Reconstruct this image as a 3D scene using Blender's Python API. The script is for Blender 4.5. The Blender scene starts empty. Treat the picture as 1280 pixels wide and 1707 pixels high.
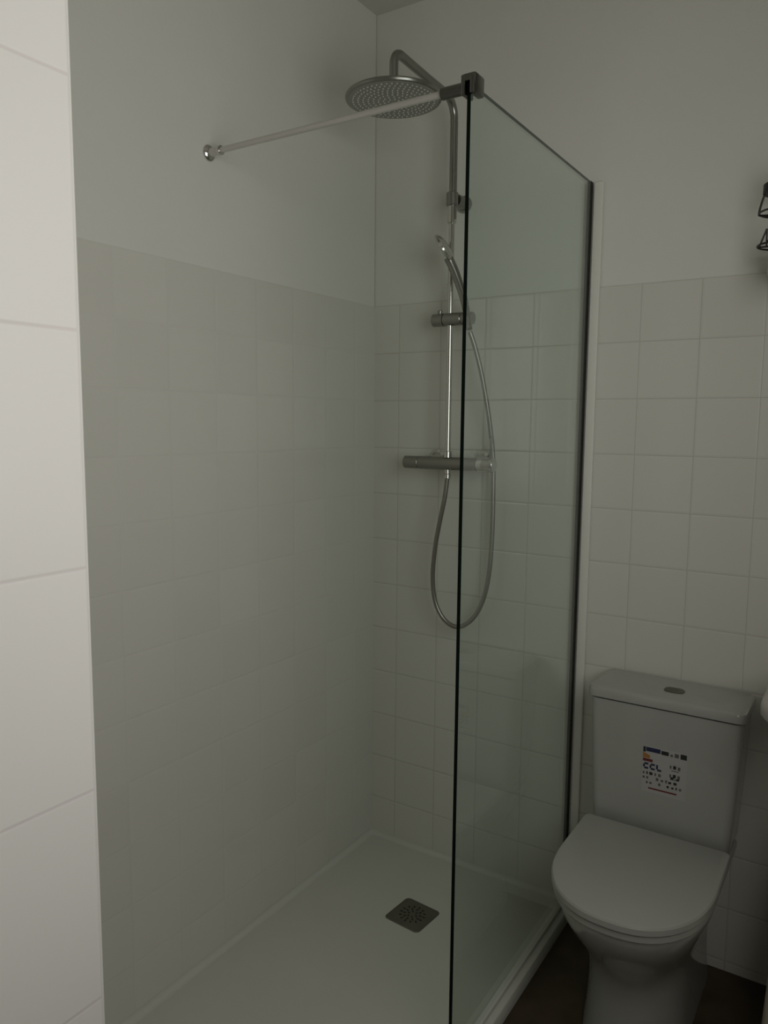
import bpy, bmesh, math, random
from mathutils import Vector, Matrix

S = bpy.context.scene
COL = S.collection
random.seed(4)

# ---------------------------------------------------------------- camera
FPX = 1286.04
YAW, PITCH, ROLL = -0.573, 0.116, 0.0086
T = 1.827                      # top of the wall tiles
cam = bpy.data.cameras.new('camera')
cam.sensor_fit = 'VERTICAL'
cam.sensor_height = 36.0
cam.lens = FPX / 1707.0 * 36.0
cam.clip_start = 0.02
camo = bpy.data.objects.new('camera', cam)
COL.objects.link(camo)
fw = Vector((math.sin(YAW) * math.cos(PITCH), math.cos(YAW) * math.cos(PITCH), -math.sin(PITCH)))
rt = Vector((math.cos(YAW), -math.sin(YAW), 0))
up = rt.cross(fw)
r2 = math.cos(ROLL) * rt + math.sin(ROLL) * up
u2 = -math.sin(ROLL) * rt + math.cos(ROLL) * up
m = Matrix((r2, u2, -fw)).transposed().to_4x4()
m.translation = Vector((1.4071, -2.1171, T - 0.3678))
camo.matrix_world = m
S.camera = camo

# ---------------------------------------------------------------- light and exposure
S.view_settings.view_transform = 'Standard'
S.view_settings.look = 'None'
S.view_settings.gamma = 1.0
S.view_settings.exposure = 0.0
w = bpy.data.worlds.new('sky')
S.world = w
w.use_nodes = True
w.node_tree.nodes['Background'].inputs[0].default_value = (0.80, 0.88, 1.0, 1)
w.node_tree.nodes['Background'].inputs[1].default_value = 0.25
XR = 1.64                      # right wall
WY0, WY1, WZ0, WZ1 = -1.88, -0.88, 1.12, 2.20   # window opening in the right wall
la = bpy.data.lights.new('window_daylight', 'AREA')
la.shape = 'RECTANGLE'
la.size = WZ1 - WZ0 - 0.04
la.size_y = WY1 - WY0 - 0.04
la.energy = 8.9
la.color = (1.0, 0.985, 0.94)
lao = bpy.data.objects.new('window_daylight', la)
lao.location = (XR + 0.06, (WY0 + WY1) / 2, (WZ0 + WZ1) / 2)
lao.rotation_euler = (0, math.radians(90), math.radians(-20))
COL.objects.link(lao)

# ---------------------------------------------------------------- materials
def new_mat(name):
    mt = bpy.data.materials.new(name)
    mt.use_nodes = True
    return mt, mt.node_tree.nodes, mt.node_tree.links, mt.node_tree.nodes['Principled BSDF']

def plain(name, col, rough=0.5, metal=0.0, coat=0.0, noise=0.0, nscale=8.0, bump=0.0, bscale=60.0, spec=0.5):
    mt, N, L, b = new_mat(name)
    b.inputs['Base Color'].default_value = (*col, 1)
    b.inputs['Roughness'].default_value = rough
    b.inputs['Metallic'].default_value = metal
    b.inputs['Coat Weight'].default_value = coat
    b.inputs['Specular IOR Level'].default_value = spec
    geo = N.new('ShaderNodeNewGeometry')
    if noise > 0:
        n = N.new('ShaderNodeTexNoise')
        n.inputs['Scale'].default_value = nscale
        L.new(geo.outputs['Position'], n.inputs['Vector'])
        r = N.new('ShaderNodeMapRange')
        r.inputs[1].default_value = 0.3
        r.inputs[2].default_value = 0.7
        r.inputs[3].default_value = 1 - noise
        r.inputs[4].default_value = 1 + noise
        L.new(n.outputs[0], r.inputs[0])
        mx = N.new('ShaderNodeVectorMath')
        mx.operation = 'SCALE'
        mx.inputs[0].default_value = col
        L.new(r.outputs[0], mx.inputs['Scale'])
        L.new(mx.outputs[0], b.inputs['Base Color'])
    if bump > 0:
        n2 = N.new('ShaderNodeTexNoise')
        n2.inputs['Scale'].default_value = bscale
        L.new(geo.outputs['Position'], n2.inputs['Vector'])
        bp = N.new('ShaderNodeBump')
        bp.inputs['Strength'].default_value = 1.0
        bp.inputs['Distance'].default_value = bump
        L.new(n2.outputs[0], bp.inputs['Height'])
        L.new(bp.outputs[0], b.inputs['Normal'])
    return mt

def tile_mat(name, col, grout, axis, su, ou, sv, ov, gw=0.0012, rough=0.16, pillow=0.006, depth=0.0006, tilt=0.0):
    """glazed tiles laid on a wall: axis is the horizontal world axis, su/sv the tile size, ou/ov a joint position"""
    mt, N, L, b = new_mat(name)
    geo = N.new('ShaderNodeNewGeometry')
    sep = N.new('ShaderNodeSeparateXYZ')
    L.new(geo.outputs['Position'], sep.inputs[0])
    def mth(op, a, bv=None):
        n = N.new('ShaderNodeMath')
        n.operation = op
        for i, v in enumerate((a, bv)):
            if v is None: continue
            if isinstance(v, (int, float)): n.inputs[i].default_value = v
            else: L.new(v, n.inputs[i])
        return n.outputs[0]
    ids = []
    def edge(src, s, o):
        t = mth('DIVIDE', mth('SUBTRACT', src, o), s)
        ids.append(mth('FLOOR', t))
        f = mth('FRACT', t)
        return mth('MULTIPLY', mth('MINIMUM', f, mth('SUBTRACT', 1.0, f)), s)   # metres from the nearest joint
    du = edge(sep.outputs[axis], su, ou)
    dv = edge(sep.outputs[2], sv, ov)
    d = mth('MINIMUM', du, dv)
    g = N.new('ShaderNodeMapRange')
    g.interpolation_type = 'SMOOTHSTEP'
    g.inputs[1].default_value = gw * 0.5
    g.inputs[2].default_value = gw * 1.6
    L.new(d, g.inputs[0])
    # glaze tone differs a little from tile to tile
    cmb = N.new('ShaderNodeCombineXYZ')
    L.new(ids[0], cmb.inputs[0]); L.new(ids[1], cmb.inputs[1])
    wn = N.new('ShaderNodeTexWhiteNoise')
    L.new(cmb.outputs[0], wn.inputs[0])
    tone = N.new('ShaderNodeMapRange')
    tone.inputs[3].default_value = 0.985
    tone.inputs[4].default_value = 1.015
    L.new(wn.outputs[0], tone.inputs[0])
    sc = N.new('ShaderNodeVectorMath')
    sc.operation = 'SCALE'
    sc.inputs[0].default_value = col
    L.new(tone.outputs[0], sc.inputs['Scale'])
    mix = N.new('ShaderNodeMix')
    mix.data_type = 'RGBA'
    mix.inputs[6].default_value = (*grout, 1)
    L.new(g.outputs[0], mix.inputs[0])
    L.new(sc.outputs[0], mix.inputs[7])
    L.new(mix.outputs[2], b.inputs['Base Color'])
    rr = N.new('ShaderNodeMapRange')
    rr.inputs[3].default_value = 0.7
    rr.inputs[4].default_value = rough
    L.new(g.outputs[0], rr.inputs[0])
    L.new(rr.outputs[0], b.inputs['Roughness'])
    # pillowed tile edges plus faint glaze waves
    pl = N.new('ShaderNodeMapRange')
    pl.interpolation_type = 'SMOOTHSTEP'
    pl.inputs[1].default_value = 0
    pl.inputs[2].default_value = pillow
    L.new(d, pl.inputs[0])
    nz = N.new('ShaderNodeTexNoise')
    nz.inputs['Scale'].default_value = 9.0
    nz.inputs['Detail'].default_value = 1.0
    L.new(geo.outputs['Position'], nz.inputs['Vector'])
    h = mth('ADD', pl.outputs[0], mth('MULTIPLY', nz.outputs[0], 0.8))
    bp = N.new('ShaderNodeBump')
    bp.inputs['Strength'].default_value = 1.0
    bp.inputs['Distance'].default_value = depth
    L.new(h, bp.inputs['Height'])
    L.new(bp.outputs[0], b.inputs['Normal'])
    return mt

def glass_mat(name, tint):
    """clear pane without bending: tinted see-through plus mirror reflection that grows towards grazing view"""
    mt = bpy.data.materials.new(name)
    mt.use_nodes = True
    N, L = mt.node_tree.nodes, mt.node_tree.links
    N.clear()
    out = N.new('ShaderNodeOutputMaterial')
    tr = N.new('ShaderNodeBsdfTransparent')
    tr.inputs[0].default_value = (*tint, 1)
    gl = N.new('ShaderNodeBsdfGlossy')
    gl.inputs['Roughness'].default_value = 0.015
    gl.inputs[0].default_value = (1, 1, 1, 1)
    lw = N.new('ShaderNodeLayerWeight')
    lw.inputs[0].default_value = 0.5
    p = N.new('ShaderNodeMath'); p.operation = 'POWER'; p.inputs[1].default_value = 5
    L.new(lw.outputs['Facing'], p.inputs[0])
    ma = N.new('ShaderNodeMath'); ma.operation = 'MULTIPLY_ADD'
    ma.inputs[1].default_value = 0.96; ma.inputs[2].default_value = 0.04
    L.new(p.outputs[0], ma.inputs[0])
    mx = N.new('ShaderNodeMixShader')
    L.new(ma.outputs[0], mx.inputs[0]); L.new(tr.outputs[0], mx.inputs[1]); L.new(gl.outputs[0], mx.inputs[2])
    L.new(mx.outputs[0], out.inputs[0])
    return mt

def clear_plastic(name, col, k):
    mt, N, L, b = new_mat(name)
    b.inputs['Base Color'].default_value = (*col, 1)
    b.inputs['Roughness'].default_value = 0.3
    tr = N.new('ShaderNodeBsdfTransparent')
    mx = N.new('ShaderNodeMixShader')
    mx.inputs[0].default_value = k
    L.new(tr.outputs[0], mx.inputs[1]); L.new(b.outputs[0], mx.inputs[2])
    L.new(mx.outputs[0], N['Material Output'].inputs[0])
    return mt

M = dict(
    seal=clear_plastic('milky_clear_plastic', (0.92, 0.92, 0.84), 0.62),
    paint=plain('wall_paint', (0.69, 0.685, 0.63), 0.75, noise=0.015, nscale=3, bump=0.0004, bscale=120),
    ceil=plain('ceiling_paint', (0.58, 0.575, 0.52), 0.85, noise=0.02),
    tile_back=tile_mat('glazed_tile_back', (0.65, 0.64, 0.58), (0.49, 0.48, 0.425), 0, 0.15, 0.843, 0.15, T, gw=0.001),
    tile_left=tile_mat('glazed_tile_left', (0.65, 0.64, 0.58), (0.615, 0.605, 0.55), 1, 0.15, -0.11, 0.15, T, gw=0.001, depth=0.00035),
    tile_near=tile_mat('large_wall_tile', (0.90, 0.87, 0.83), (0.80, 0.75, 0.72), 1, 0.90, -1.4975, 0.302, 1.570, gw=0.002, rough=0.35, pillow=0.004, depth=0.0004),
    trim=plain('white_trim', (0.85, 0.86, 0.80), 0.35),
    floor=plain('brown_floor_tile', (0.058, 0.040, 0.022), 0.5, noise=0.25, nscale=14),
    tray=plain('white_acrylic', (0.60, 0.60, 0.54), 0.32, noise=0.01, bump=0.00015, bscale=300),
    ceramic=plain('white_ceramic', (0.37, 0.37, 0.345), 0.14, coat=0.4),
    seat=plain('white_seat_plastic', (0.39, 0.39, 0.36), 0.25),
    chrome=plain('chrome', (0.62, 0.61, 0.58), 0.14, metal=1.0),
    chrome_dull=plain('satin_chrome', (0.30, 0.30, 0.275), 0.28, metal=1.0),
    head_face=plain('grey_nozzle_plate', (0.30, 0.30, 0.27), 0.4, metal=0.3),
    nozzle=plain('pale_silicone', (0.50, 0.50, 0.46), 0.6),
    hose=plain('hose_steel', (0.30, 0.29, 0.26), 0.35, metal=0.9),
    steel=plain('brushed_steel', (0.17, 0.165, 0.135), 0.5, metal=0.7, noise=0.06, nscale=40),
    dark=plain('dark_gap', (0.012, 0.012, 0.010), 0.7),
    rubber=plain('black_gasket', (0.008, 0.008, 0.008), 0.6),
    alu=plain('satin_aluminium', (0.84, 0.84, 0.77), 0.35, metal=0.0),
    cream_lit=plain('cream_ceramic_lit', (0.85, 0.78, 0.64), 0.3),  # pedestal colour, lightened to make up for the basin's shade
    clampm=plain('dark_chrome', (0.17, 0.17, 0.155), 0.22, metal=1.0),
    rodm=plain('brushed_rod', (0.62, 0.61, 0.57), 0.38, metal=0.6),
    glass=glass_mat('clear_glass', (0.922, 0.963, 0.943)),
    edge=plain('glass_edge', (0.004, 0.008, 0.006), 0.9, spec=0.05),
    black=plain('black_metal', (0.008, 0.008, 0.008), 0.5),
    bronze=plain('dark_wire', (0.035, 0.028, 0.024), 0.4, metal=0.5),
    navy=plain('navy_print', (0.012, 0.016, 0.06), 0.6),
    ink=plain('black_print', (0.015, 0.015, 0.015), 0.6),
    orange=plain('orange_print', (0.36, 0.15, 0.03), 0.6),
    red=plain('red_print', (0.13, 0.02, 0.02), 0.6),
    greyp=plain('grey_print', (0.10, 0.10, 0.09), 0.6),
    label=plain('label_film', (0.40, 0.39, 0.375), 0.3),
    basin=plain('warm_ceramic', (0.48, 0.45, 0.42), 0.2, coat=0.3),
    edge_lit=plain('glass_edge_lit', (0.07, 0.09, 0.075), 0.5, spec=0.2),  # same glass as the other edges, light on the top painted in
    white=plain('white_frame', (0.8, 0.8, 0.78), 0.4),
)

# ---------------------------------------------------------------- mesh helpers
def obj(name, bm, mats, parent=None, smooth=True, angle=0.6):
    me = bpy.data.meshes.new(name)
    bmesh.ops.recalc_face_normals(bm, faces=bm.faces)
    if smooth:
        for f in bm.faces: f.smooth = True
        for e in bm.edges:
            if len(e.link_faces) == 2:
                e.smooth = e.calc_face_angle(0) < angle
            else: e.smooth = False
    bm.to_mesh(me)
    bm.free()
    if not isinstance(mats, (list, tuple)): mats = [mats]
    for mm in mats: me.materials.append(mm)
    o = bpy.data.objects.new(name, me)
    COL.objects.link(o)
    if parent is not None:
        o.parent = parent
        o.matrix_parent_inverse = Matrix.Translation(-Vector(parent.location))
    return o

def thing(name, label, cat, loc=(0, 0, 0), group=None):
    o = bpy.data.objects.new(name, None)
    o.empty_display_size = 0.05
    o.location = loc
    COL.objects.link(o)
    tag(o, label, cat, group)
    return o

def tag(o, label, cat, group=None):
    o['label'] = label
    o['category'] = cat
    if group: o['group'] = group
    return o

def struct(name, bm, mats, parent=None, smooth=False):
    o = obj(name, bm, mats, parent, smooth)
    if parent is None: o['kind'] = 'structure'
    return o

def box(bm, lo, hi, bev=0.0, seg=2, mi=0):
    v = [bm.verts.new((x, y, z)) for x in (lo[0], hi[0]) for y in (lo[1], hi[1]) for z in (lo[2], hi[2])]
    fs = [bm.faces.new([v[i] for i in q]) for q in ((0, 1, 3, 2), (4, 6, 7, 5), (0, 4, 5, 1), (2, 3, 7, 6), (0, 2, 6, 4), (1, 5, 7, 3))]
    for f in fs: f.material_index = mi
    if bev > 0:
        es = list({e for f in fs for e in f.edges})
        r = bmesh.ops.bevel(bm, geom=es, offset=bev, segments=seg, affect='EDGES', profile=0.5)
        for f in r['faces']: f.material_index = mi
    return bm

def smooth_path(pts, n=8):
    P = [Vector(p) for p in pts]
    P = [P[0] * 2 - P[1]] + P + [P[-1] * 2 - P[-2]]
    out = []
    for i in range(1, len(P) - 2):
        a, b, c, d = P[i - 1:i + 3]
        for k in range(n):
            t = k / n
            out.append(0.5 * ((2 * b) + (c - a) * t + (2 * a - 5 * b + 4 * c - d) * t * t + (3 * b - a - 3 * c + d) * t ** 3))
    out.append(P[-2])
    return out

def tube(bm, pts, rad, seg=16, mi=0, cap=True):
    pts = [Vector(p) for p in pts]
    n = len(pts)
    rads = rad if isinstance(rad, (list, tuple)) else [rad] * n
    tan = [(pts[min(i + 1, n - 1)] - pts[max(i - 1, 0)]).normalized() for i in range(n)]
    ref = Vector((0, 0, 1)) if abs(tan[0].z) < 0.9 else Vector((1, 0, 0))
    nrm = (ref - tan[0] * ref.dot(tan[0])).normalized()
    rings = []
    for i in range(n):
        nrm = (nrm - tan[i] * nrm.dot(tan[i])).normalized()
        bn = tan[i].cross(nrm)
        rings.append([bm.verts.new(pts[i] + (nrm * math.cos(2 * math.pi * k / seg) + bn * math.sin(2 * math.pi * k / seg)) * rads[i]) for k in range(seg)])
    for i in range(n - 1):
        for k in range(seg):
            f = bm.faces.new((rings[i][k], rings[i][(k + 1) % seg], rings[i + 1][(k + 1) % seg], rings[i + 1][k]))
            f.material_index = mi
    if cap:
        for r in (rings[0], rings[-1]):
            f = bm.faces.new(r)
            f.material_index = mi
    return bm

def lathe_along(bm, base, axis, prof, seg=32, mi=0):
    """prof = (distance along axis, radius) pairs"""
    base = Vector(base); axis = Vector(axis).normalized()
    ref = Vector((0, 0, 1)) if abs(axis.z) < 0.9 else Vector((1, 0, 0))
    a = (ref - axis * ref.dot(axis)).normalized(); b = axis.cross(a)
    rings = []
    for h, r in prof:
        rings.append([bm.verts.new(base + axis * h + (a * math.cos(2 * math.pi * k / seg) + b * math.sin(2 * math.pi * k / seg)) * max(r, 1e-5)) for k in range(seg)])
    for i in range(len(rings) - 1):
        for k in range(seg):
            f = bm.faces.new((rings[i][k], rings[i][(k + 1) % seg], rings[i + 1][(k + 1) % seg], rings[i + 1][k]))
            f.material_index = mi
    for r in (rings[0], rings[-1]):
        bm.faces.new(r).material_index = mi
    return bm

def loft(bm, sections, mi=0, cap=True):
    rings = [[bm.verts.new(p) for p in s] for s in sections]
    n = len(rings[0])
    for i in range(len(rings) - 1):
        for k in range(n):
            f = bm.faces.new((rings[i][k], rings[i][(k + 1) % n], rings[i + 1][(k + 1) % n], rings[i + 1][k]))
            f.material_index = mi
    if cap:
        bm.faces.new(rings[0]).material_index = mi
        bm.faces.new(rings[-1]).material_index = mi
    return bm

def rrect(x0, x1, y0, y1, r, z, n=6):
    pts = []
    for cx, cy, a0 in ((x1 - r, y1 - r, 0), (x0 + r, y1 - r, 90), (x0 + r, y0 + r, 180), (x1 - r, y0 + r, 270)):
        for k in range(n + 1):
            a = math.radians(a0 + 90 * k / n)
            pts.append(Vector((cx + r * math.cos(a), cy + r * math.sin(a), z)))
    return pts

# ================================================================ SETTING
CEIL = 2.706
YB = -3.10                     # wall behind the camera
bm = bmesh.new(); box(bm, (-0.15, YB - 0.1, -0.10), (XR + 0.1, 0.12, 0.0)); struct('floor', bm, M['floor'])
bm = bmesh.new(); box(bm, (-0.15, YB - 0.1, CEIL), (XR + 0.1, 0.12, CEIL + 0.1)); struct('ceiling', bm, M['ceil'])

def half_tiled(name, lo, hi, ax, front, sign, tile, paint):
    """wall whose tiled lower part stands 4 mm proud of the plaster; ax is its normal axis"""
    bm = bmesh.new()
    l, h = list(lo), list(hi)
    l[2], h[2] = 0.0, T
    if sign < 0: l[ax] = front
    else: h[ax] = front
    box(bm, l, h, mi=0)
    l, h = list(lo), list(hi)
    l[2], h[2] = T, CEIL
    if sign < 0: l[ax] = front + 0.003
    else: h[ax] = front - 0.003
    box(bm, l, h, mi=1)
    return struct(name, bm, [tile, paint])

half_tiled('wall_back', (-0.15, 0, 0), (XR + 0.1, 0.12, CEIL), 1, 0.0, -1, M['tile_back'], M['paint'])
half_tiled('wall_left', (-0.15, -1.497, 0), (0, 0, CEIL), 0, 0.0, 1, M['tile_left'], M['paint'])
bm = bmesh.new(); box(bm, (-0.15, YB, 0), (0.55, -1.4975, CEIL)); struct('wall_left_near', bm, M['tile_near'])
bm = bmesh.new(); box(bm, (-0.15, YB - 0.1, 0), (XR + 0.1, YB, CEIL)); struct('wall_behind', bm, M['paint'])
# tile edge trim on the outer corner
bm = bmesh.new()
tube(bm, [(0.5465, -1.4975, 0.0), (0.5465, -1.4975, CEIL)], 0.0036, 12)
struct('trim_1', bm, M['trim'], smooth=True)
# right wall with the window opening
bm = bmesh.new()
box(bm, (XR, YB, 0), (XR + 0.1, 0, WZ0))
box(bm, (XR, YB, WZ1), (XR + 0.1, 0, CEIL))
box(bm, (XR, YB, WZ0), (XR + 0.1, WY0, WZ1))
box(bm, (XR, WY1, WZ0), (XR + 0.1, 0, WZ1))
struct('wall_right', bm, M['paint'])
bm = bmesh.new()
e = 0.035
box(bm, (XR + 0.06, WY0, WZ0), (XR + 0.10, WY0 + e, WZ1))
box(bm, (XR + 0.06, WY1 - e, WZ0), (XR + 0.10, WY1, WZ1))
box(bm, (XR + 0.06, WY0 + e, WZ0), (XR + 0.10, WY1 - e, WZ0 + e))
box(bm, (XR + 0.06, WY0 + e, WZ1 - e), (XR + 0.10, WY1 - e, WZ1))
box(bm, (XR + 0.06, (WY0 + WY1) / 2 - 0.015, WZ0 + e), (XR + 0.10, (WY0 + WY1) / 2 + 0.015, WZ1 - e))
struct('window_1', bm, M['white'])

# ================================================================ SHOWER TRAY
W = 0.698                      # plane of the glass
ZT = 0.04
tray = thing('shower_tray', 'long low white shower tray filling the recess between tiled walls and glass', 'shower tray', (0.36, -0.75, 0))
bm = bmesh.new()
x0, x1, y0, y1 = 0.0005, 0.722, -1.493, -0.0005
loft(bm, [rrect(x0, x1, y0, y1, 0.008, 0.0), rrect(x0, x1, y0, y1, 0.008, ZT - 0.004), rrect(x0 + 0.003, x1 - 0.003, y0 + 0.003, y1 - 0.003, 0.008, ZT),
          rrect(x0 + 0.010, x1 - 0.036, y0 + 0.03, y1 - 0.010, 0.02, ZT), rrect(x0 + 0.10, x1 - 0.14, y0 + 0.12, y1 - 0.10, 0.03, ZT - 0.0012)])
obj('basin_body', bm, M['tray'], tray, angle=0.9)
# rounded sealant cove where the tray meets the two walls
bm = bmesh.new()
def cove(pa, pb, inward):
    n = 6; R = 0.016
    A = []; B = []
    for k in range(n + 1):
        a = math.radians(90 * k / n)
        off = Vector(inward) * (R * (1 - math.sin(a))) + Vector((0, 0, R * (1 - math.cos(a))))
        A.append(Vector(pa) + off); B.append(Vector(pb) + off)
    A.append(Vector(pa) - Vector((0, 0, 0.002))); B.append(Vector(pb) - Vector((0, 0, 0.002)))
    va = [bm.verts.new(v) for v in A]; vb = [bm.verts.new(v) for v in B]
    for k in range(len(va)):
        j = (k + 1) % len(va)
        bm.faces.new((va[k], va[j], vb[j], vb[k]))
    bm.faces.new(va); bm.faces.new(vb)
cove((0.0005, -1.49, ZT), (0.0005, -0.0005, ZT), (1, 0, 0))
cove((0.0005, -0.0005, ZT), (0.685, -0.0005, ZT), (0, -1, 0))
struct('trim_2', bm, M['tray'], smooth=True)
# drain: square plate with rounded corners, ring pattern of slots
DC = Vector((0.352, -0.311, ZT - 0.0042))
dr = obj('drain_cover', loft(bmesh.new(), [rrect(-0.060, 0.060, -0.060, 0.060, 0.014, 0.0003), rrect(-0.060, 0.060, -0.060, 0.060, 0.014, 0.0035), rrect(-0.058, 0.058, -0.058, 0.058, 0.013, 0.005)]), M['steel'], None)
dr.parent = tray
dr.matrix_parent_inverse = Matrix.Translation(-Vector(tray.location))
dr.location = DC
dr.rotation_euler = (0, 0, math.radians(-5))
bm = bmesh.new()
for ring, cnt, ln in ((0.013, 6, 0.006), (0.024, 10, 0.008), (0.035, 14, 0.008)):
    for k in range(cnt):
        a = 2 * math.pi * (k + 0.5 * (ring > 0.02)) / cnt
        c = Vector((math.cos(a), math.sin(a), 0)) * ring
        t = Vector((math.cos(a), math.sin(a), 0)) * ln / 2
        s = Vector((-math.sin(a), math.cos(a), 0)) * 0.0021
        vs = [bm.verts.new(c + p + Vector((0, 0, zz))) for zz in (0.003, 0.0054) for p in (-t - s, t - s, t + s, -t + s)]
        for q in ((0, 1, 2, 3), (4, 5, 6, 7), (0, 1, 5, 4), (1, 2, 6, 5), (2, 3, 7, 6), (3, 0, 4, 7)):
            bm.faces.new([vs[i] for i in q])
sl = obj('drain_slots', bm, M['dark'], None, smooth=False)
sl['kind'] = 'stuff'
sl.parent = dr

# ================================================================ GLASS SCREEN
GZ, GY = 2.1007, -0.7325
scr = thing('shower_screen', 'tall clear frameless fixed glass panel standing on the shower tray edge', 'shower screen', (W, -0.366, ZT))
bm = bmesh.new()
box(bm, (W - 0.004, GY, ZT + 0.012), (W + 0.004, -0.006, GZ))
for f in bm.faces:
    n = f.normal if f.normal.length else f.calc_center_median()
    f.normal_update()
    if abs(f.normal.x) < 0.5: f.material_index = 1
    if f.normal.z > 0.5: f.material_index = 2
obj('glass_pane', bm, [M['glass'], M['edge'], M['edge_lit']], scr, smooth=False)
bm = bmesh.new()
# wall channel: base on the wall, two lips hugging the pane
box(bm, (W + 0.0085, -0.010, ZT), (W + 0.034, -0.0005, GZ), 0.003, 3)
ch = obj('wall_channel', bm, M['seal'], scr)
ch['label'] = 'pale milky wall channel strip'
bm = bmesh.new()
box(bm, (W - 0.0045, -0.022, ZT + 0.001), (W + 0.0046, -0.004, GZ + 0.001))
g = obj('channel_gasket', bm, M['rubber'], scr, smooth=False)
g['label'] = 'black vertical gasket strip'
bm = bmesh.new()
box(bm, (W - 0.008, GY, ZT), (W + 0.009, -0.03, ZT + 0.014), 0.003)
obj('bottom_seal', bm, M['seal'], scr)

# ================================================================ SUPPORT BAR
BZ, BY = 2.096, -0.722
bar = thing('support_bar', 'thin horizontal metal bar bracing the glass panel top to the left wall', 'support bar', (0.35, BY, BZ))
bm = bmesh.new()
tube(bm, [(0.028, BY, BZ), (0.66, BY, BZ)], 0.0068, 20)
obj('rod', bm, M['rodm'], bar)
bm = bmesh.new()
lathe_along(bm, (-0.0028, BY, BZ), (1, 0, 0), [(0, 0.0185), (0.004, 0.0185), (0.007, 0.016), (0.009, 0.0105), (0.030, 0.0095), (0.032, 0.011), (0.042, 0.011), (0.043, 0.008)], 28)
f = obj('wall_flange', bm, M['chrome'], bar)
f['label'] = 'round chrome wall flange'
bm = bmesh.new()
lathe_along(bm, (0.632, BY, BZ), (1, 0, 0), [(0, 0.0085), (0.002, 0.0115), (0.048, 0.0115), (0.050, 0.010), (0.052, 0.0095), (0.058, 0.0095)], 28)
f = obj('collar', bm, M['clampm'], bar)
f['label'] = 'dark chrome collar'
bm = bmesh.new()
# U clamp: two cheeks and a bridge over the pane
box(bm, (W - 0.014, BY - 0.020, BZ - 0.019), (W - 0.0042, BY + 0.018, BZ + 0.018), 0.003)
box(bm, (W + 0.0042, BY - 0.020, BZ - 0.019), (W + 0.019, BY + 0.018, BZ + 0.018), 0.004)
box(bm, (W - 0.012, BY - 0.019, GZ + 0.0002), (W + 0.017, BY + 0.017, GZ + 0.015), 0.004)
obj('glass_clamp', bm, M['clampm'], bar)

# ================================================================ SHOWER COLUMN
RX, RY = 0.314, -0.075
MZ = 1.338
sh = thing('shower_column', 'chrome shower column with round overhead rose fixed on the tiled back wall', 'shower', (RX, 0, MZ))
bm = bmesh.new()
tube(bm, [(RX, RY, MZ + 0.015), (RX, RY, 2.08)], 0.0085, 20)
obj('slide_rail', bm, M['chrome'], sh)
# riser and curved arm
bm = bmesh.new()
pts = [Vector((RX + 0.002, RY, 2.04)), Vector((RX + 0.002, RY, 2.20)), Vector((RX + 0.002, RY, 2.295))]
R = 0.055
arm_z = 2.368
path = pts[:]
for k in range(1, 9):
    a = math.radians(90 * k / 8)
    path.append(Vector((RX + 0.002, RY - R * (1 - math.cos(a)), 2.313 + R * math.sin(a))))
HY = -0.392
xh = 0.312
path.append(Vector((xh, -0.22, arm_z + 0.006)))
for k in range(0, 9):
    a = math.radians(90 * k / 8)
    path.append(Vector((xh, HY + 0.032 * (1 - math.sin(a)), arm_z + 0.012 - 0.032 * (1 - math.cos(a)))))
path.append(Vector((xh, HY, 2.275)))
tube(bm, path, 0.0112, 20)
obj('riser_arm', bm, M['chrome_dull'], sh)
# overhead rose
hd = obj('overhead_rose', lathe_along(bmesh.new(), (0, 0, 0), (0, 0, -1), [(0, 0.012), (0.004, 0.020), (0.012, 0.022), (0.014, 0.05), (0.018, 0.112), (0.020, 0.1205), (0.024, 0.122), (0.028, 0.120), (0.029, 0.116)], 64), M['chrome_dull'], None, angle=0.5)
hd.location = (xh, HY, 2.290)
hd.rotation_euler = (math.radians(0), math.radians(0), 0)
hd.parent = sh
hd.matrix_parent_inverse = Matrix.Translation(-Vector(sh.location))
bm = bmesh.new()
lathe_along(bm, (0, 0, -0.0292), (0, 0, -1), [(0, 0.114), (0.001, 0.113)], 64)
fp = obj('nozzle_plate', bm, M['head_face'], None)
fp['label'] = 'grey perforated spray face'
fp.parent = hd
bm = bmesh.new()
for ri in range(1, 9):
    rr = 0.0128 * ri
    cnt = max(6, int(2 * math.pi * rr / 0.0125))
    for k in range(cnt):
        a = 2 * math.pi * k / cnt + ri * 0.3
        c = Vector((rr * math.cos(a), rr * math.sin(a), -0.0300))
        lathe_along(bm, c, (0, 0, -1), [(0, 0.0026), (0.0022, 0.0018)], 6)
nz = obj('nozzles', bm, M['nozzle'], None)
nz['kind'] = 'stuff'
nz.parent = hd
# wall bracket of the riser
bm = bmesh.new()
lathe_along(bm, (RX, -0.0005 + 0.003, 2.100), (0, -1, 0), [(0, 0.024), (0.006, 0.024), (0.008, 0.0185), (0.050, 0.0185), (0.055, 0.0165)], 28)
lathe_along(bm, (RX, RY, 2.078), (0, 0, 1), [(0, 0.0150), (0.002, 0.0175), (0.036, 0.0175), (0.038, 0.015)], 28)
obj('wall_bracket', bm, M['chrome_dull'], sh)
bm = bmesh.new()
lathe_along(bm, (RX, RY, 2.030), (0, 0, 1), [(0, 0.010), (0.002, 0.0128), (0.050, 0.0128)], 24)
obj('riser_sleeve', bm, M['chrome'], sh)
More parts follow.
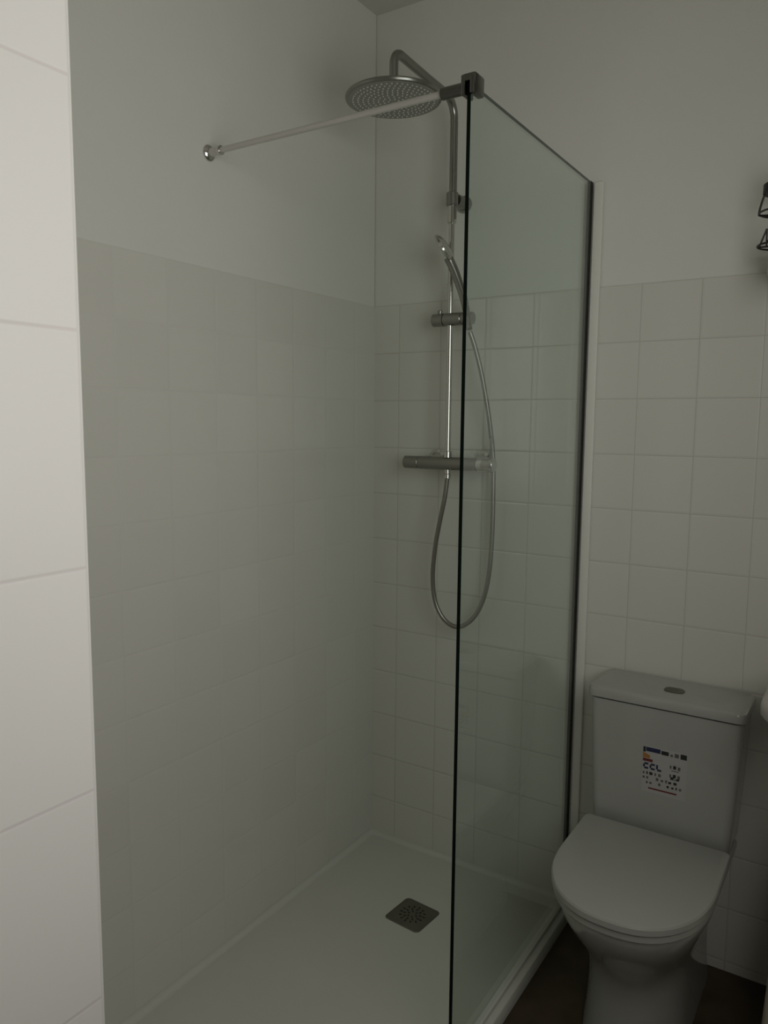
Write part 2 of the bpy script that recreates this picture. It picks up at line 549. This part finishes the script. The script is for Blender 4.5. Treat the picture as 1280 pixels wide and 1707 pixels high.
# sliding holder
SZ = 1.762
bm = bmesh.new()
lathe_along(bm, (RX - 0.056, RY, SZ - 0.003), (1, 0, 0), [(0, 0.0165), (0.002, 0.0185), (0.036, 0.0190), (0.037, 0.0165), (0.039, 0.0165), (0.040, 0.0190), (0.094, 0.0190), (0.096, 0.0175), (0.098, 0.0190), (0.129, 0.0180), (0.131, 0.016)], 28)
lathe_along(bm, (RX - 0.034, RY, SZ + 0.010), (0, 0, 1), [(0, 0.0075), (0.014, 0.0075), (0.0155, 0.006)], 24)
obj('slider', bm, M['chrome_dull'], sh)
# hand shower
hs_pts = [(0.398, -0.115, 1.722), (0.386, -0.108, 1.762), (0.370, -0.103, 1.815), (0.352, -0.108, 1.868), (0.338, -0.116, 1.905), (0.330, -0.123, 1.925)]
HS = thing('hand_shower', 'chrome hand shower tilted in the slider of the shower rail', 'hand shower', (0.37, -0.103, 1.78))
bm = bmesh.new()
sp = smooth_path(hs_pts, 5)
n = len(sp)
tube(bm, sp, [0.0085 + 0.0045 * min(1, i / n * 1.5) for i in range(n)], 18)
obj('handle', bm, M['chrome_dull'], HS)
ax = Vector((-0.72, -0.58, -0.30)).normalized()
bm = bmesh.new()
hc = Vector((0.323, -0.126, 1.955))
ax = Vector((-0.80, -0.20, -0.50)).normalized()
lathe_along(bm, hc - ax * 0.008, ax, [(0, 0.012), (0.003, 0.030), (0.010, 0.041), (0.015, 0.043), (0.019, 0.041)], 36)
hh = obj('spray_head', bm, M['chrome'], HS)
bm = bmesh.new()
lathe_along(bm, hc + ax * 0.0112, ax, [(0, 0.037), (0.001, 0.036)], 36)
obj('spray_face', bm, M['head_face'], hh)
# mixer bar
bm = bmesh.new()
MX0, MX1 = 0.166, 0.466
lathe_along(bm, (MX0, RY, MZ), (1, 0, 0), [(0, 0.017), (0.002, 0.0195), (0.050, 0.0195), (0.051, 0.0185), (0.053, 0.0185), (0.054, 0.0200), (0.246, 0.0200), (0.247, 0.0185), (0.250, 0.0185)], 32)
obj('mixer_body', bm, M['chrome_dull'], sh)
bm = bmesh.new()
lathe_along(bm, (MX0 + 0.2502, RY, MZ), (1, 0, 0), [(0, 0.0205), (0.001, 0.0215), (0.046, 0.0215), (0.050, 0.019)], 32)
lv = obj('flow_knob', bm, M['chrome'], sh)
bm = bmesh.new()
box(bm, (MX0 + 0.286, RY - 0.006, MZ + 0.018), (MX0 + 0.291, RY + 0.006, MZ + 0.082), 0.002)
obj('lever', bm, M['chrome_dull'], lv)
for xx in (0.240, 0.392):
    bm = bmesh.new()
    lathe_along(bm, (xx, 0.002, MZ + 0.008), (0, -1, 0), [(0, 0.031), (0.006, 0.031), (0.012, 0.022), (0.030, 0.015), (0.064, 0.015)], 28)
    obj('wall_union', bm, M['chrome'], sh)
bm = bmesh.new()
lathe_along(bm, (RX, RY, MZ - 0.046), (0, 0, 1), [(0, 0.008), (0.002, 0.0105), (0.014, 0.0105), (0.016, 0.009), (0.028, 0.009)], 20)
lathe_along(bm, (RX, RY, MZ + 0.018), (0, 0, 1), [(0, 0.0125), (0.018, 0.0125), (0.020, 0.010)], 20)
obj('outlet_nut', bm, M['chrome'], sh)
# hose
HZ = [(RX, RY, 1.292), (0.307, -0.076, 1.235), (0.290, -0.077, 1.150), (0.277, -0.077, 1.075), (0.270, -0.075, 0.985), (0.279, -0.072, 0.910), (0.309, -0.068, 0.858), (0.352, -0.062, 0.840),
      (0.396, -0.056, 0.868), (0.427, -0.050, 0.925), (0.444, -0.045, 1.010), (0.449, -0.040, 1.130), (0.448, -0.038, 1.260), (0.445, -0.040, 1.370), (0.437, -0.058, 1.480), (0.424, -0.080, 1.590), (0.410, -0.100, 1.670), (0.399, -0.114, 1.716)]
bm = bmesh.new()
sp = smooth_path(HZ, 26)
tube(bm, sp, [0.0066 + (0.0007 if i % 2 else 0.0) for i in range(len(sp))], 12)
hz = obj('shower_hose', bm, M['hose'], None, angle=1.2)
tag(hz, 'long ribbed metal hose looping from the mixer up to the hand shower', 'shower hose')
hz.data.name = 'shower_hose'

# ================================================================ TOILET
TX = 0.990
wc = thing('toilet', 'white close-coupled toilet with closed lid beside the glass panel', 'toilet', (TX, -0.30, 0))
def dsec(hw, yf, yb, z, corner=0.02, flat=0.45, rb=0.03, ex=2.3, n=40):
    """D outline: straight back at yb, sides parallel, then a rounded front reaching yf"""
    ys = yb + (yf - yb) * flat
    pts = []
    for k in range(n + 1):
        a = math.pi * k / n
        c, s = math.cos(a), math.sin(a)
        x = hw * (abs(c) ** (2 / ex)) * (1 if c >= 0 else -1)
        y = ys - (ys - yf) * (abs(s) ** (2 / ex))
        pts.append(Vector((TX + x, y, z)))
    for k in range(5):
        a = math.radians(180 - 90 * k / 4)
        pts.append(Vector((TX - hw + rb + rb * math.cos(a), yb - rb + rb * math.sin(a), z)))
    for k in range(5):
        a = math.radians(90 - 90 * k / 4)
        pts.append(Vector((TX + hw - rb + rb * math.cos(a), yb - rb + rb * math.sin(a), z)))
    return pts
bm = bmesh.new()
secs = [(0.121, -0.462, -0.02, 0.000, 0.6), (0.120, -0.460, -0.02, 0.012, 0.6), (0.115, -0.455, -0.02, 0.060, 0.6), (0.113, -0.448, -0.02, 0.120, 0.6), (0.113, -0.452, -0.02, 0.170, 0.6),
        (0.118, -0.470, -0.02, 0.215, 0.58), (0.130, -0.505, -0.02, 0.260, 0.57), (0.147, -0.545, -0.02, 0.305, 0.56), (0.161, -0.575, -0.02, 0.345, 0.56), (0.169, -0.590, -0.02, 0.375, 0.56), (0.171, -0.595, -0.02, 0.392, 0.56), (0.168, -0.592, -0.022, 0.398, 0.56)]
loft(bm, [dsec(hw, yf, yb, z, flat=fl) for hw, yf, yb, z, fl in secs])
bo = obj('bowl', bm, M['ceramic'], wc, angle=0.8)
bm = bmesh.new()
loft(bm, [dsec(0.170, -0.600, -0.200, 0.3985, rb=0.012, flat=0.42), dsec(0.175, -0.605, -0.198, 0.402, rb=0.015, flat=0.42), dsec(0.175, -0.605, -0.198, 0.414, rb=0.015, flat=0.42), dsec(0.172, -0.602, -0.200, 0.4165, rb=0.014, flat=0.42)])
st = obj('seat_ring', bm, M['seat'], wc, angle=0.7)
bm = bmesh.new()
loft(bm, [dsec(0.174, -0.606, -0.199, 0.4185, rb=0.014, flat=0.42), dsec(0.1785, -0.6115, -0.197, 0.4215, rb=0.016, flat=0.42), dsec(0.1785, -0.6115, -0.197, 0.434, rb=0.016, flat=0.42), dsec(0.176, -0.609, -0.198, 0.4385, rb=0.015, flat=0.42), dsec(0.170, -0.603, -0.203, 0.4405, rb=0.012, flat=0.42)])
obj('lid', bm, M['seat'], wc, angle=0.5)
for sx in (-0.075, 0.075):
    bm = bmesh.new()
    tube(bm, [(TX + sx - 0.018, -0.193, 0.417), (TX + sx + 0.018, -0.193, 0.417)], 0.009, 14)
    tube(bm, [(TX + sx, -0.193, 0.397), (TX + sx, -0.193, 0.415)], 0.008, 14)
    obj('hinge', bm, M['chrome'], wc)
# cistern
def cs(hw, yf, z, r=0.022, yb=-0.012): return rrect(TX - hw, TX + hw, yf, yb, r, z, 6)
bm = bmesh.new()
loft(bm, [cs(0.150, -0.160, 0.399), cs(0.164, -0.174, 0.404), cs(0.168, -0.178, 0.414), cs(0.172, -0.180, 0.48), cs(0.179, -0.183, 0.62), cs(0.184, -0.185, 0.752)])
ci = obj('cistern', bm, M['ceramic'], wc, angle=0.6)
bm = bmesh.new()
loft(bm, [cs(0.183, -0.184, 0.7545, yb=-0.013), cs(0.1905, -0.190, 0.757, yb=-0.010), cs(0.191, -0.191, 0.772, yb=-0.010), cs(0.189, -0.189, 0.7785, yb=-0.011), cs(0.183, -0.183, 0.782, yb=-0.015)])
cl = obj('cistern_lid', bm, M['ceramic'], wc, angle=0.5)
bm = bmesh.new()
def oval(cx, cy, a, b, z, n=28): return [Vector((cx + a * math.copysign(abs(math.cos(t)) ** 0.7, math.cos(t)), cy + b * math.copysign(abs(math.sin(t)) ** 0.7, math.sin(t)), z)) for t in [2 * math.pi * k / n for k in range(n)]]
loft(bm, [oval(1.000, -0.108, 0.025, 0.019, 0.7822), oval(1.000, -0.108, 0.025, 0.019, 0.784), oval(1.000, -0.108, 0.023, 0.017, 0.7855)])
fb = obj('flush_button', bm, M['steel'], cl, angle=0.5)
fb['label'] = 'grey metal flush button'
# printed label on the cistern front
def on_front(x, z, d=0.0004):
    # front face of the cistern leans slightly
    yf = -0.183 + (z - 0.62) / (0.752 - 0.62) * (-0.002) if z > 0.62 else -0.180 + (z - 0.48) / 0.14 * (-0.003)
    return Vector((x, yf - d, z))
def patch(bm, x0, x1, z0, z1, d, mi, tri=False):
    P = [(x0, z0), (x1, z0), (x1, z1), (x0, z1)]
    if tri: P = [(x0, z0), (x1, z0), (x0, z1)]
    a = [bm.verts.new(on_front(x, z, d)) for x, z in P]
    b = [bm.verts.new(on_front(x, z, -0.0002)) for x, z in P]
    k = len(P)
    fs = [bm.faces.new(a), bm.faces.new(b[::-1])] + [bm.faces.new((a[i], b[i], b[(i + 1) % k], a[(i + 1) % k])) for i in range(k)]
    for f in fs: f.material_index = mi
bm = bmesh.new()
LX0, LX1, LZ0, LZ1 = 0.948, 1.053, 0.534, 0.652
patch(bm, LX0 - 0.001, LX1 + 0.001, LZ0 - 0.003, 0.6195, 0.0003, 0)
patch(bm, LX0 - 0.001, LX1 + 0.001, 0.6205, LZ1 + 0.001, 0.0003, 0)
lab = obj('paper_label', bm, M['label'], ci, smooth=False)
lab['label'] = 'white printed product sticker with navy and orange print'
prt = []
bm = bmesh.new()
D = 0.0006
mats = [M['navy'], M['ink'], M['orange'], M['red'], M['greyp']]
patch(bm, LX0, LX0 + 0.006, 0.636, 0.650, D, 1)
patch(bm, LX0 + 0.007, LX0 + 0.042, 0.639, 0.650, D, 0)
patch(bm, LX0 + 0.044, LX0 + 0.062, 0.638, 0.648, D, 1)
patch(bm, LX0 + 0.090, LX0 + 0.105, 0.637, 0.650, D, 1)
patch(bm, LX0 + 0.066, LX0 + 0.072, 0.638, 0.644, D, 4)
patch(bm, LX0 + 0.076, LX0 + 0.086, 0.638, 0.648, D, 4)
# orange to red wedge
patch(bm, LX0, LX0 + 0.019, 0.628, 0.6195 + 0.016, D, 2, tri=True)
patch(bm, LX0, LX0 + 0.017, 0.6208, 0.6278, D, 2)
patch(bm, LX0, LX0 + 0.024, 0.612, 0.6193, D, 3)
# navy letters-like marks
for a, full in ((0.001, 1), (0.017, 1), (0.033, 0)):
    if full: patch(bm, LX0 + a + 0.003, LX0 + a + 0.013, 0.6035, 0.6085, D, 0)
    patch(bm, LX0 + a, LX0 + a + 0.0045, 0.5965, 0.6080 if not full else 0.6040, D, 0)
    patch(bm, LX0 + a + 0.003, LX0 + a + 0.013, 0.5920, 0.5970, D, 0)
# small pictograms down the right side
for zc in (0.622, 0.596):
    s0 = zc - (0.003 if zc > 0.61 else 0)
    patch(bm, LX0 + 0.074, LX0 + 0.081, s0 - 0.014 + 0.002, s0 - 0.003, D, 1)
    patch(bm, LX0 + 0.066, LX0 + 0.070, s0 - 0.012, s0 - 0.004, D, 4)
    patch(bm, LX0 + 0.085, LX0 + 0.091, s0 - 0.013, s0 - 0.004, D, 4)
    patch(bm, LX0 + 0.070, LX0 + 0.088, s0 - 0.018, s0 - 0.016, D, 4)
# lines of small print
rnd = random.Random(3)
for row, z in enumerate((0.578, 0.566, 0.554)):
    x = LX0 + 0.001
    while x < LX1 - 0.012:
        l = rnd.uniform(0.003, 0.008)
        if rnd.random() < 0.75: patch(bm, x, x + l, z, z + rnd.uniform(0.005, 0.008), D, 1 if rnd.random() < 0.5 else 4)
        x += l + rnd.uniform(0.003, 0.006)
patch(bm, LX0 + 0.016, LX0 + 0.085, 0.5405, 0.5445, D, 3)
pr = obj('printed_marks', bm, mats, lab, smooth=False)

# ================================================================ WASH BASIN (its edge enters the picture on the right)
wb = thing('wash_basin', 'white ceramic wash basin on a pedestal at right, only its edge in view', 'wash basin', (1.44, -0.32, 0))
bx0, bx1, by0, by1 = 1.224, XR - 0.001, -0.46, -0.12
bm = bmesh.new()
def bs(i, z, r=0.12): return rrect(bx0 + i, bx1, by0 + i, by1 - i, r, z, 10)
loft(bm, [bs(0.17, 0.74, 0.015), bs(0.13, 0.765, 0.05), bs(0.07, 0.825, 0.08), bs(0.016, 0.845), bs(0.003, 0.850), bs(0.0, 0.856), bs(0.0, 0.872), bs(0.003, 0.882), bs(0.010, 0.886), bs(0.035, 0.886, 0.10), bs(0.055, 0.86, 0.09), bs(0.09, 0.80, 0.07), bs(0.12, 0.79, 0.05)])
obj('bowl', bm, M['basin'], wb, angle=0.9)
bm = bmesh.new()
loft(bm, [rrect(1.261, 1.50, -0.385, -0.215, 0.07, 0.0, 8), rrect(1.263, 1.50, -0.385, -0.215, 0.07, 0.06, 8), rrect(1.267, 1.49, -0.38, -0.22, 0.07, 0.15, 8), rrect(1.275, 1.48, -0.375, -0.225, 0.065, 0.30, 8), rrect(1.310, 1.48, -0.37, -0.23, 0.06, 0.60, 8), rrect(1.36, 1.50, -0.37, -0.23, 0.06, 0.77, 8)])
obj('pedestal', bm, M['cream_lit'], wb, angle=0.9)

# ================================================================ WALL LAMP (only its left edge in view)
wl = thing('wall_lamp', 'small black wall lamp with wire cage at the right edge of the picture', 'wall lamp', (1.18, -0.0, 1.95))
LYY = -0.10
bm = bmesh.new()
lathe_along(bm, (1.18, LYY, 1.983), (0, 0, 1), [(0, 0.046), (0.001, 0.047), (0.020, 0.047), (0.021, 0.045)], 28)
obj('cap', bm, M['black'], wl)
bm = bmesh.new()
tube(bm, [(1.18, 0.0025, 1.995), (1.18, LYY, 1.995)], 0.007, 12)
lathe_along(bm, (1.18, 0.003, 1.995), (0, -1, 0), [(0, 0.03), (0.010, 0.03), (0.013, 0.026)], 24)
obj('wall_arm', bm, M['black'], wl)
bm = bmesh.new()
for k in range(4):
    a = math.pi * k / 2 + math.pi
    d = Vector((math.cos(a), math.sin(a), 0))
    c = Vector((1.18, LYY, 0))
    tube(bm, smooth_path([c + d * 0.043 + Vector((0, 0, 1.986)), c + d * 0.049 + Vector((0, 0, 1.965)), c + d * 0.053 + Vector((0, 0, 1.943)), c + d * 0.049 + Vector((0, 0, 1.939)), c + d * 0.03 + Vector((0, 0, 1.937))], 4), 0.0025, 8)
ring = [Vector((1.18 + 0.052 * math.cos(2 * math.pi * k / 36), LYY + 0.052 * math.sin(2 * math.pi * k / 36), 1.941)) for k in range(37)]
tube(bm, ring, 0.0022, 8, cap=False)
obj('cage', bm, M['bronze'], wl)

wd = thing('wire_holder', 'little dark wire holder on the wall below the black lamp', 'wire holder', (1.18, -0.0, 1.87))
bm = bmesh.new()
ring = [Vector((1.18 + 0.052 * math.cos(2 * math.pi * k / 36), LYY + 0.052 * math.sin(2 * math.pi * k / 36), 1.868)) for k in range(37)]
tube(bm, ring, 0.0022, 8, cap=False)
tube(bm, [(1.128, LYY, 1.868), (1.232, LYY, 1.868)], 0.002, 8)
tube(bm, [(1.18, LYY + 0.05, 1.868), (1.18, 0.0025, 1.868)], 0.003, 8)
obj('base_ring', bm, M['bronze'], wd)
bm = bmesh.new()
for sx in (-1, 1):
    tube(bm, [(1.18 + sx * 0.048, LYY, 1.869), (1.18 + sx * 0.034, LYY, 1.908)], 0.0022, 8)
    tube(bm, [(1.18 + sx * 0.034, LYY, 1.908), (1.18 + sx * 0.033, LYY, 1.869)], 0.0018, 8)
tube(bm, [(1.146, LYY, 1.880), (1.214, LYY, 1.880)], 0.0028, 8)
obj('wire_frame', bm, M['bronze'], wd)
bm = bmesh.new()
box(bm, (1.160, -0.165, 1.790), (1.40, -0.0005 + 0.003, 1.862), 0.006)  # added box just out of view, casts the soft shadow on the wall
o = obj('shadow_box', bm, M['paint'], wd)
